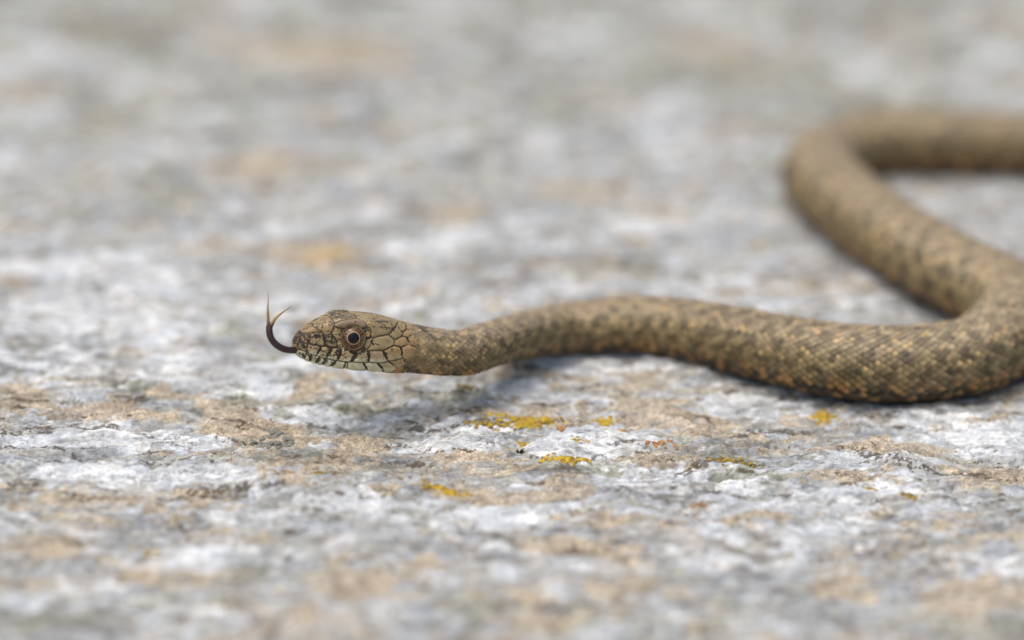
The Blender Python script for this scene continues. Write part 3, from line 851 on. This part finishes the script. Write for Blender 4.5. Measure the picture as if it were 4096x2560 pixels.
# outline (along, across, height) for one overlapping keeled scale
OUTL = np.array([(-.62, 0, -.10), (-.40, -.34, -.06), (0.0, -.53, 0.0), (.38, -.36, .09), (.66, 0, .17), (.38, .36, .09), (0.0, .53, 0.0), (-.40, .34, -.06)])
RIDGE = np.array([(-.30, 0, .03), (.0, 0, .16), (.36, 0, .25)])
TEM = np.vstack([OUTL, RIDGE])
TF = np.array([(0, 1, 8), (1, 2, 8), (2, 9, 8), (2, 3, 9), (3, 10, 9), (3, 4, 10), (4, 5, 10), (5, 9, 10), (5, 6, 9), (6, 8, 9), (6, 7, 8), (7, 0, 8)])
n = len(Cn)
SVt = (P0[:, None] + T0[:, None] * (TEM[None, :, :1] * Lh[:, None, None]) + Q0[:, None] * (TEM[None, :, 1:2] * Wd[:, None, None])
       + N0[:, None] * ((TEM[None, :, 2:] * Wd[:, None, None] + 0.03 * Wd[:, None, None] + jit[:, None, None]) * (0.12 + 0.88 * ss(17, 30, Cn[:, 0]))[:, None, None]))
# wrap across the round flank: pull side points down on to the skin
curv = (TEM[None, :, 1] * Wd[:, None]) ** 2 / (2 * (np.interp(Cn[:, 0], s_all, girth) / 6.28)[:, None])
SVt = SVt - N0[:, None] * (curv * 0.9)[..., None]
# markings and painted shading: rows of alternating dark blotches, pale flecks between, warm lower flank
rr = Cn[:, 3]; cidx = Cn[:, 4] - (ROWS - 1) / 2
lane = np.round(cidx / 2.7)
sg_ = np.linspace(0, TOTAL, 2000); phs = np.cumsum(1 / (4.6 + 2.0 * ss(130, 210, sg_))) * (sg_[1] - sg_[0])
ph = np.interp(Cn[:, 0], sg_, phs) + 0.5 * (np.abs(lane) % 2) + 0.06 * np.sin(Cn[:, 0] * 0.37 + lane)
mott = fbm(Cn[:, 0] / 2.6, Cn[:, 1] * 30, 300, 3)
blot = (np.cos(2 * np.pi * ph) * 0.5 + 0.5) * np.exp(-((cidx - lane * 2.7) / (1.1 + 0.5 * ss(130, 210, Cn[:, 0]))) ** 2)
blot = blot * 1.08 + rng.normal(0, 0.12, n) + 0.14 * mott
base_c = np.array([0.305, 0.243, 0.145]) * np.clip(1 + rng.normal(0, 0.24, n) + 0.40 * mott, 0.4, 1.7)[:, None]
darkm = ss(0.36, 0.62, blot)
cS = mix(base_c, np.array([0.080, 0.064, 0.040])[None], (0.68 * darkm)[:, None])
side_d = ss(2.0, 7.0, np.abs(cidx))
cS = cS * mix(np.array([1.08, 1.08, 1.12])[None], np.array([0.66, 0.63, 0.50])[None], side_d[:, None])  # back lightened, flanks darkened: top light and lower shade put into the colour
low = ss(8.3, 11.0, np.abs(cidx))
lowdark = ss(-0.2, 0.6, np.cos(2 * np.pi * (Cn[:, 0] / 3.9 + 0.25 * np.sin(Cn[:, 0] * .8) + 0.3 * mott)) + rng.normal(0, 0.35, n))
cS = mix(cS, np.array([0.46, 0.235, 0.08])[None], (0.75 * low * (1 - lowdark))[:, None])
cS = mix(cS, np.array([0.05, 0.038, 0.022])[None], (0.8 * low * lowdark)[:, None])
cS = np.where(((np.abs(cidx) > 10.2) & (rng.random(n) < 0.55))[:, None], np.array([0.03, 0.024, 0.016])[None], cS)  # last row: black belly edge, doubling as painted shade under the body
fleck = (rng.random(n) < (0.06 + 0.09 * ss(0.3, 0.0, np.abs(blot - 0.35)))) & (np.abs(cidx) < 7.5)
neckw = (1 - ss(20, 34, Cn[:, 0])) * rng.random(n)
cS = mix(cS, np.array([0.34, 0.24, 0.11])[None], (0.5 * neckw)[:, None])
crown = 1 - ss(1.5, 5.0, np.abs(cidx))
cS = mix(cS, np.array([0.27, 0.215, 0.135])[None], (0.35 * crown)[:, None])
sh = np.ones(len(TEM)); sh[[0, 1, 7, 8]] = 0.70; sh[[2, 6]] = 0.84; sh[[4, 10]] = 1.18; sh[9] = 1.02  # keel and tip lightened, base and sides darkened: painted highlight and shade
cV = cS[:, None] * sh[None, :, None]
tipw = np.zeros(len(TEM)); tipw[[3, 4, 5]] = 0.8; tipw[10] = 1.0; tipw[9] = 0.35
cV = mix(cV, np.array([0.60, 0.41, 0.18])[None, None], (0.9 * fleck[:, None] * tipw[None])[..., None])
# dark nape streak and jaw-corner blotches on the neck
npx, npy, _ = project(P0)
nd = seg_d(npx, npy, [(1650, 1290), (1690, 1312), (1735, 1355)])
nst = ss(13, 4, nd + rng.normal(0, 3, n)) * (N0 @ HL > -0.2) * rng.uniform(0.5, 1, n)
cV = mix(cV, np.array([0.035, 0.028, 0.02])[None, None], (0.85 * nst)[:, None, None])
spk = np.repeat(np.clip(0.22 + 0.10 * rng.normal(size=n), 0, .5)[:, None], len(TEM), 1)
fx, fy, fw = project(P0)
face = (N0 * unit(CAM - P0)).sum(1)
area = np.where((face > 0.15) & (fx > 0) & (fx < 4090) & (fy > 0) & (fy < 2555), Wd ** 2 * face / fw ** 2, 0)
occl = (fy < 1290) & (fx > 3700) & (npy > 1150)
area = np.where(Cn[:, 0] > 175, area * 0.5, area)
top = np.argsort(-area)[:300]
single = np.zeros(n, bool); single[top] = True
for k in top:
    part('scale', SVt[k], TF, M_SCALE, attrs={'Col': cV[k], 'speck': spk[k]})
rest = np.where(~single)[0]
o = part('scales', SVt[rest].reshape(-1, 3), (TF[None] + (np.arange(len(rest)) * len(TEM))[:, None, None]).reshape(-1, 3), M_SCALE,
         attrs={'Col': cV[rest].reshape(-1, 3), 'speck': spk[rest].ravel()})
tag(o, kind='stuff')
# belly plates: one wide scute per band
nb = int((TOTAL - 30) / 2.6)
sbv = 26 + np.arange(nb) * 2.6
tts = np.linspace(-0.19, 0.19, 13) + 0.5
BV, BF, BC = [], [], []
for q, s0 in enumerate(sbv):
    for k, (ds, hgt) in enumerate(((-1.3, -0.03), (0.6, 0.05), (1.5, 0.07))):
        Pq, Nq, _ = surf(np.full(13, np.interp(min(s0 + ds, TOTAL - 1), s_all, np.arange(NS))), tts)
        BV.append(Pq + Nq * hgt)
    b0 = q * 39
    BF.append(grid_faces(3, 13) + b0)
    ck = np.where(np.abs(np.arange(13) - 6) < 3.5, 0, 1)[:, None] * np.array([0.30, 0.17, 0.07])[None] * (0.35 if q % 2 else 1.0) + np.where(np.abs(np.arange(13) - 6) < 3.5, 1, 0)[:, None] * np.array([0.05, 0.045, 0.04])[None]
    BC += [ck] * 3
part('belly_scutes', np.vstack(BV), np.vstack(BF), M_SCALE, attrs={'Col': np.vstack(BC), 'speck': np.full(len(np.vstack(BC)), 0.15)})['kind'] = 'stuff'

# ------------------------------------------------------------------ eyes
def mat_eye():
    m, nt, b = new_mat('eye_iris')
    n1 = noise_tex(nt, 3800, 4, 0.7)
    f = map_range(nt, n1.outputs[0], 0.48, 0.60, 0, 1)
    base = mix_col(nt, f, (0.022, 0.012, 0.007), (0.26, 0.14, 0.05))
    nt.links.new(base, b.inputs['Base Color'])
    b.inputs['Roughness'].default_value = 0.35
    b.inputs['Coat Weight'].default_value = 0.5
    b.inputs['Coat Roughness'].default_value = 0.04
    b.inputs['Specular IOR Level'].default_value = 0.25
    return m
M_EYE = mat_eye()
M_PUP = mat_plain('pupil_black', (0.002, 0.002, 0.003), 0.12, 0.25, 0.35)
M_GOLD = mat_plain('pupil_gold_rim', (0.46, 0.27, 0.09), 0.35, 0.4, 0.4, 0.3, 4000)
M_RING = mat_plain('eye_ring_skin', (0.17, 0.10, 0.05), 0.34, 0.5, 0.2, 0.35, 1800)
M_RIM = mat_plain('eye_groove_skin', (0.022, 0.012, 0.008), 0.4, 0.4, 0.1, 0.3, 1800)

def cap(center, axis_, R, a0, a1, nr=20, ns=64, bulge=0.0):
    ax = unit(axis_); sx = unit(np.cross(ax, HZ)); sy = np.cross(sx, ax)
    a = np.linspace(a0, a1, nr); b = np.arange(ns) / ns * 2 * np.pi
    rad = R + bulge
    V_ = center + rad * (np.cos(a)[:, None, None] * ax + np.sin(a)[:, None, None] * (np.cos(b)[None, :, None] * sx + np.sin(b)[None, :, None] * sy))
    return V_.reshape(-1, 3), grid_faces(nr, ns, True)

def torus(center, axis_, R, r, nu=72, nv=14, squash=1.0):
    ax = unit(axis_); sx = unit(np.cross(ax, HZ)); sy = np.cross(sx, ax)
    u = np.arange(nu + 1) / nu * 2 * np.pi; v = np.arange(nv) / nv * 2 * np.pi
    dr = np.cos(u)[:, None, None] * sx + np.sin(u)[:, None, None] * sy
    V_ = center + dr * (R + r * np.cos(v)[None, :, None]) + ax * (r * squash * np.sin(v)[None, :, None])
    return V_.reshape(-1, 3), grid_faces(nu + 1, nv, True)

fr = (eye_d < 3) & (facing > 0.2) & ~mir
EP = Vh[fr].mean(0); EN = unit(Nh[fr].mean(0))
view = unit(CAM - EP)
EAX = unit(0.35 * EN + 0.65 * view)
ER = 2.45
CAPR = EYE_R * KPX
for sgn in (1, -1):
    ep, ea = EP, EAX
    c = EP - EAX * (math.sqrt(ER ** 2 - CAPR ** 2) - 0.10)
    if sgn < 0:
        c = c - 2 * ((c - SNOUT) @ HL) * HL
        ea = EAX - 2 * (EAX @ HL) * HL
    v_, f_ = cap(c, ea, ER, 0.0, 1.25)
    eye = part('eye', v_, f_, M_EYE)
    pa = math.asin(0.93 / ER); ga = math.asin(1.07 / ER)
    v_, f_ = cap(c, ea, ER, pa * 0.97, ga, 6, 64, 0.012)
    part('iris_rim', v_, f_, M_GOLD, eye)
    v_, f_ = cap(c, ea, ER, 0.0, pa, 12, 64, 0.018)
    part('pupil', v_, f_, M_PUP, eye)
    ringc = c + ea * math.sqrt(ER ** 2 - (CAPR * 0.96) ** 2)
    v_, f_ = torus(ringc - ea * 0.06, ea, CAPR * 1.0, 0.085, squash=1.0)
    part('eye_groove', v_, f_, M_RIM)
    v_, f_ = torus(ringc, ea, CAPR * 0.93, 0.17, squash=1.1)
    part('eye_ring', v_, f_, M_RING)
    v_, f_ = torus(ringc + ea * 0.13, ea, CAPR * 0.82, 0.05, squash=0.8)
    part('inner_eye_ring', v_, f_, M_RIM, eye)

# ------------------------------------------------------------------ tongue
M_TONGUE = mat_plain('tongue_skin', (0, 0, 0), 0.28, 0.5, 0.15, 0.12, 2500, attr_col=True)
tp = np.array([at_depth(1240, 1396, -0.6), at_depth(1204, 1398, -1.6), at_depth(1170, 1401, -2.6), at_depth(1136, 1396, -3.4), at_depth(1104, 1378, -3.8),
               at_depth(1083, 1350, -3.9), at_depth(1077, 1318, -3.8), at_depth(1079, 1300, -3.7)])
tpath, _ = catmull(tp, 60)
q = np.linspace(0, 1, 60)
trad = np.interp(q, [0, .15, .5, .8, 1], [.50, .54, .54, .56, .56])
tv, tf = tube(tpath, trad, 0.92, 18, flatdir=-FWD)
tcol = mix(np.array([[0.030, 0.012, 0.011]]), np.array([[0.075, 0.035, 0.022]]), ss(0.85, 1.0, q)[:, None])
tongue = part('tongue', tv, tf, M_TONGUE, attrs={'Col': np.repeat(tcol, 18, 0)})
for tine in ([(1079, 1318, -3.8), (1074, 1295, -4.2), (1072, 1265, -5.2), (1072, 1235, -6.2), (1073, 1200, -7.4), (1072, 1160, -8.8)],
             [(1080, 1318, -3.7), (1090, 1292, -3.2), (1104, 1271, -2.4), (1124, 1254, -0.6), (1146, 1238, 1.6), (1172, 1220, 4.6)]):
    pp, _ = catmull(np.array([at_depth(*t) for t in tine]), 48)
    q2_ = np.linspace(0, 1, 48)
    rad = np.interp(q2_, [0, .15, .4, .65, .9, 1], [.36, .30, .20, .09, .03, .01])
    tv, tf = tube(pp, rad, 0.8, 14, flatdir=-FWD)
    c_ = mix(np.array([[0.07, 0.035, 0.022]]), np.array([[0.46, 0.29, 0.10]]), ss(0.05, 0.28, q2_)[:, None])
    c_ = mix(c_, np.array([[0.20, 0.13, 0.07]]), ss(0.5, 0.95, q2_)[:, None])
    part('tongue_tip', tv, tf, M_TONGUE, tongue, attrs={'Col': np.repeat(c_, 14, 0)})

# ------------------------------------------------------------------ lichens on the rock
M_YEL = mat_plain('yellow_lichen', (0, 0, 0), 0.85, 0.2, 0, 0.35, 2200, attr_col=True, bmp=0.6)
M_GREYL = mat_plain('grey_lichen', (0.20, 0.21, 0.18), 0.9, 0.2, 0, 0.35, 2400, bmp=0.6)
def blob(P, rx, ry, rz, ang, seed, nr=4, ns=9):
    r_ = np.random.default_rng(seed)
    a = np.arange(ns) / ns * 2 * np.pi
    lob = 1 + 0.22 * np.sin(a * 3 + r_.random() * 6) + 0.12 * r_.normal(size=ns)
    V_ = [P + np.array([0, 0, rz])]
    for k in range(1, nr):
        t = k / (nr - 1)
        rr_ = np.sin(t * np.pi / 2) ; z = rz * (math.cos(t * np.pi / 2)) * 1.15 - 0.06
        x = rx * rr_ * lob * np.cos(a); y = ry * rr_ * lob * np.sin(a)
        V_ += [P + np.array([x[i] * math.cos(ang) - y[i] * math.sin(ang), x[i] * math.sin(ang) + y[i] * math.cos(ang), z + 0.03 * r_.normal()]) for i in range(ns)]
    F_ = [(0, 1 + i, 1 + (i + 1) % ns) for i in range(ns)]
    for k in range(nr - 2):
        for i in range(ns):
            a0 = 1 + k * ns + i; b0 = 1 + k * ns + (i + 1) % ns
            F_ += [(a0, a0 + ns, b0), (b0, a0 + ns, b0 + ns)]
    return np.array(V_), np.array(F_)

def lichen(px, py, wpx, hpx_, count, label, cols, size=(0.35, 0.75), seed=0, name='yellow_lichen', lean=0.0):
    r_ = np.random.default_rng(seed)
    C0 = on_ground(px, py); C0[2] = rock_z(C0[0], C0[1])
    el = abs(ray(px, py)[2]); sc_ = KPX * np.linalg.norm(C0 - CAM) / DIST
    W_ = wpx * sc_ / 2; H_ = hpx_ * sc_ / el / 2
    VV, FF, CC, off = [], [], [], 0
    for k in range(count):
        a = r_.random() * 6.283; d = min(1.25, abs(r_.normal(0, 0.62)))
        x = C0[0] + W_ * d * math.cos(a); y = C0[1] + H_ * d * math.sin(a) + lean * (x - C0[0])
        P = np.array([x, y, rock_z(x, y)])
        s_ = r_.uniform(*size) * (1.25 - 0.4 * d)
        v_, f_ = blob(P, s_, s_ * r_.uniform(.6, 1), s_ * r_.uniform(.3, .6), r_.random() * 6, seed * 997 + k)
        c = np.array(cols[r_.integers(len(cols))]) * r_.uniform(.8, 1.15)
        VV.append(v_); FF.append(f_ + off); CC.append(np.repeat(c[None], len(v_), 0)); off += len(v_)
    o = mesh_obj(name, np.vstack(VV), np.vstack(FF), M_YEL, attrs={'Col': np.vstack(CC)}, origin=C0)
    return tag(o, label, 'lichen', 'lichen patches growing on the rock')

YL = [(0.50, 0.34, 0.04), (0.44, 0.30, 0.045), (0.36, 0.25, 0.05)]
OL = [(0.36, 0.19, 0.07), (0.38, 0.22, 0.09), (0.29, 0.16, 0.08)]
DL = [(0.30, 0.21, 0.04), (0.22, 0.16, 0.045)]
lichen(2105, 1692, 260, 56, 125, 'largest bright yellow lichen crust between the snake\'s neck and the white quartz hook', YL, seed=1)
lichen(1950, 1708, 230, 34, 80, 'dull mustard lichen trail running out from the largest yellow crust', DL + YL[2:], (0.3, .55), seed=2)
lichen(2425, 1690, 90, 30, 44, 'small yellow lichen cushion at the back edge of the white quartz hook', YL, seed=3)
lichen(2262, 1846, 170, 36, 95, 'yellow lichen crust at the foot of a white quartz ledge, beside brown grime', YL, seed=4)
lichen(1765, 1952, 190, 34, 80, 'slanting yellow lichen streak on grey rock ahead of the snake\'s throat', YL[:2] + DL[:1], seed=5, lean=-0.25)
lichen(3285, 1655, 110, 50, 46, 'yellow lichen patch touching the rock right beside the snake\'s thick bend', YL[1:], seed=6)
lichen(1862, 1566, 70, 30, 24, 'dark mustard lichen spot in the shadow under the snake\'s neck', DL, seed=7)
lichen(2925, 1842, 200, 34, 90, 'thin broken yellow green lichen line on grainy grey rock', DL + YL[2:], (0.25, .5), seed=8)
lichen(2640, 1798, 160, 22, 40, 'row of rust orange lichen dots on the grey crust', OL, (0.25, .5), seed=9)
lichen(2240, 1735, 60, 24, 16, 'rust orange lichen speck in the bay of the white quartz hook', OL, (0.25, .5), seed=10)
lichen(2485, 1722, 40, 24, 12, 'tiny orange yellow lichen dot at the tip of the white quartz hook', [(0.45, 0.25, 0.04)], (0.3, .5), seed=11)
lichen(605, 2200, 80, 30, 18, 'faint yellow green lichen spot alone on the pale foreground rock', DL + YL[2:], seed=12)
lichen(3480, 1945, 50, 22, 12, 'small yellow lichen fleck on the bright quartz below the thick bend', YL[1:], (0.25, .5), seed=13)
lichen(3640, 1985, 90, 30, 24, 'mustard lichen smear along a dark seam in front of the thick bend', DL, (0.3, .5), seed=14)
lichen(2090, 1770, 60, 22, 18, 'mustard lichen dots behind the little black moss tuft', YL[1:], (0.22, .4), seed=15)
lichen(2300, 1770, 100, 22, 22, 'sparse yellow lichen dots along the crest of the quartz ledge', YL[1:], (0.2, .4), seed=16)
lichen(2800, 2010, 90, 26, 20, 'rusty orange lichen smudge among pale foreground quartz', OL, (0.3, .5), seed=17)
lichen(1170, 1895, 60, 24, 14, 'rusty orange lichen spot on the tan rock below the tongue', OL, (0.3, .5), seed=18)
lichen(1270, 1890, 60, 24, 14, 'dull mustard lichen spot beside the rusty orange spot below the snout', DL + YL[2:], (0.3, .5), seed=19)

# cracked grey crust lichen: islands parted by cracks
C0 = on_ground(1085, 1760); C0[2] = rock_z(C0[0], C0[1])
crust = empty('grey_crust_lichen', C0)
tag(crust, 'cracked grey green crust lichen on tan rock left of the head\'s shadow', 'lichen', 'lichen patches growing on the rock')
r_ = np.random.default_rng(77)
cells = []
for i in range(-3, 4):
    for j in range(-2, 3):
        x = C0[0] + i * 1.05 + (j % 2) * .5 + r_.normal(0, .16); y = C0[1] + j * 1.7 + r_.normal(0, .22)
        if (i / 3.2) ** 2 + (j / 2.2) ** 2 < 1.05:
            cells.append((x, y, r_.uniform(.42, .62)))
for k, (x, y, s_) in enumerate(cells):
    v_, f_ = blob(np.array([x, y, rock_z(x, y) + .12]), s_, s_ * 1.5, .26, r_.normal(0, .4), 500 + k, 5, 10)
    mesh_obj('crust_flake', v_ - C0, f_, M_GREYL, crust)

# black moss tuft on the quartz ledge
M_MOSS = mat_plain('black_moss', (0.018, 0.020, 0.012), 0.8, 0.3, 0, 0.3)
C0 = on_ground(2080, 1800); C0[2] = rock_z(C0[0], C0[1])
VV, FF, off = [], [], 0
for k in range(9):
    a = r_.random() * 6.28; ln = r_.uniform(.7, 1.5)
    tip = np.array([math.cos(a) * .6, math.sin(a) * .5, ln])
    pth = np.array([np.array([math.cos(a) * .15, math.sin(a) * .15, -.2]) + tip * t + np.array([0, 0, -.2 * t * t]) for t in np.linspace(0, 1, 6)])
    v_, f_ = tube(pth, np.interp(np.linspace(0, 1, 6), [0, .3, 1], [.12, .2, .02]), .4, 6, flatdir=(math.cos(a), math.sin(a), .2))
    VV.append(v_); FF.append(f_ + off); off += len(v_)
tag(mesh_obj('moss_tuft', np.vstack(VV) + C0, np.vstack(FF), M_MOSS, origin=C0), 'tiny black moss tuft sticking up from the quartz ledge among yellow lichen', 'moss')

# sand grains stuck to the head
M_SAND = mat_plain('sand_grain', (0.62, 0.54, 0.36), 0.6, 0.4, 0, 0.2)
for px, py, rad, lab in [(1373, 1403, .17, 'largest pale sand grain stuck on the lip scale just under the eye'), (1488, 1337, .12, 'pale sand grain stuck on the snake\'s head behind the eye'),
                         (1342, 1330, .10, 'tiny pale sand grain stuck on the scale in front of the eye'), (1465, 1402, .09, 'tiny pale sand grain at the lower rear rim of the eye')]:
    j = np.argmin(np.where(mir | (facing < 0.1), 1e9, (hpx - px) ** 2 + (hpy - py) ** 2))
    P = Vp[j] if has[j] else Vh[j]
    v_, f_ = blob(np.zeros(3), rad, rad * .85, rad, 1.0, int(px), 5, 8)
    v2, f2 = v_ * np.array([1, 1, -1]), f_[:, ::-1]
    v_ = np.vstack([v_, v2]); f_ = np.vstack([f_, f2 + len(v2)])
    tag(mesh_obj('sand_grain', v_ + P + Nh[j] * rad * .35, f_, M_SAND, origin=P), lab, 'sand grain', 'sand grains on the head')

if __name__ == '__main__':
    # silhouette of the skin in photograph pixels (for checking only)
    ppx, ppy, _ = project(V[:NH + 60].reshape(-1, 3))
    print('SIL', [(x, int(ppy[np.abs(ppx - x) < 6].min()), int(ppy[np.abs(ppx - x) < 6].max())) for x in (1180, 1200, 1230, 1260, 1300, 1340, 1420, 1500, 1560, 1620, 1680, 1750, 1800, 1900) if (np.abs(ppx - x) < 6).any()], int(ppx.min()))
    print('COUNT', len(xf), n, NS * NT, TOTAL)
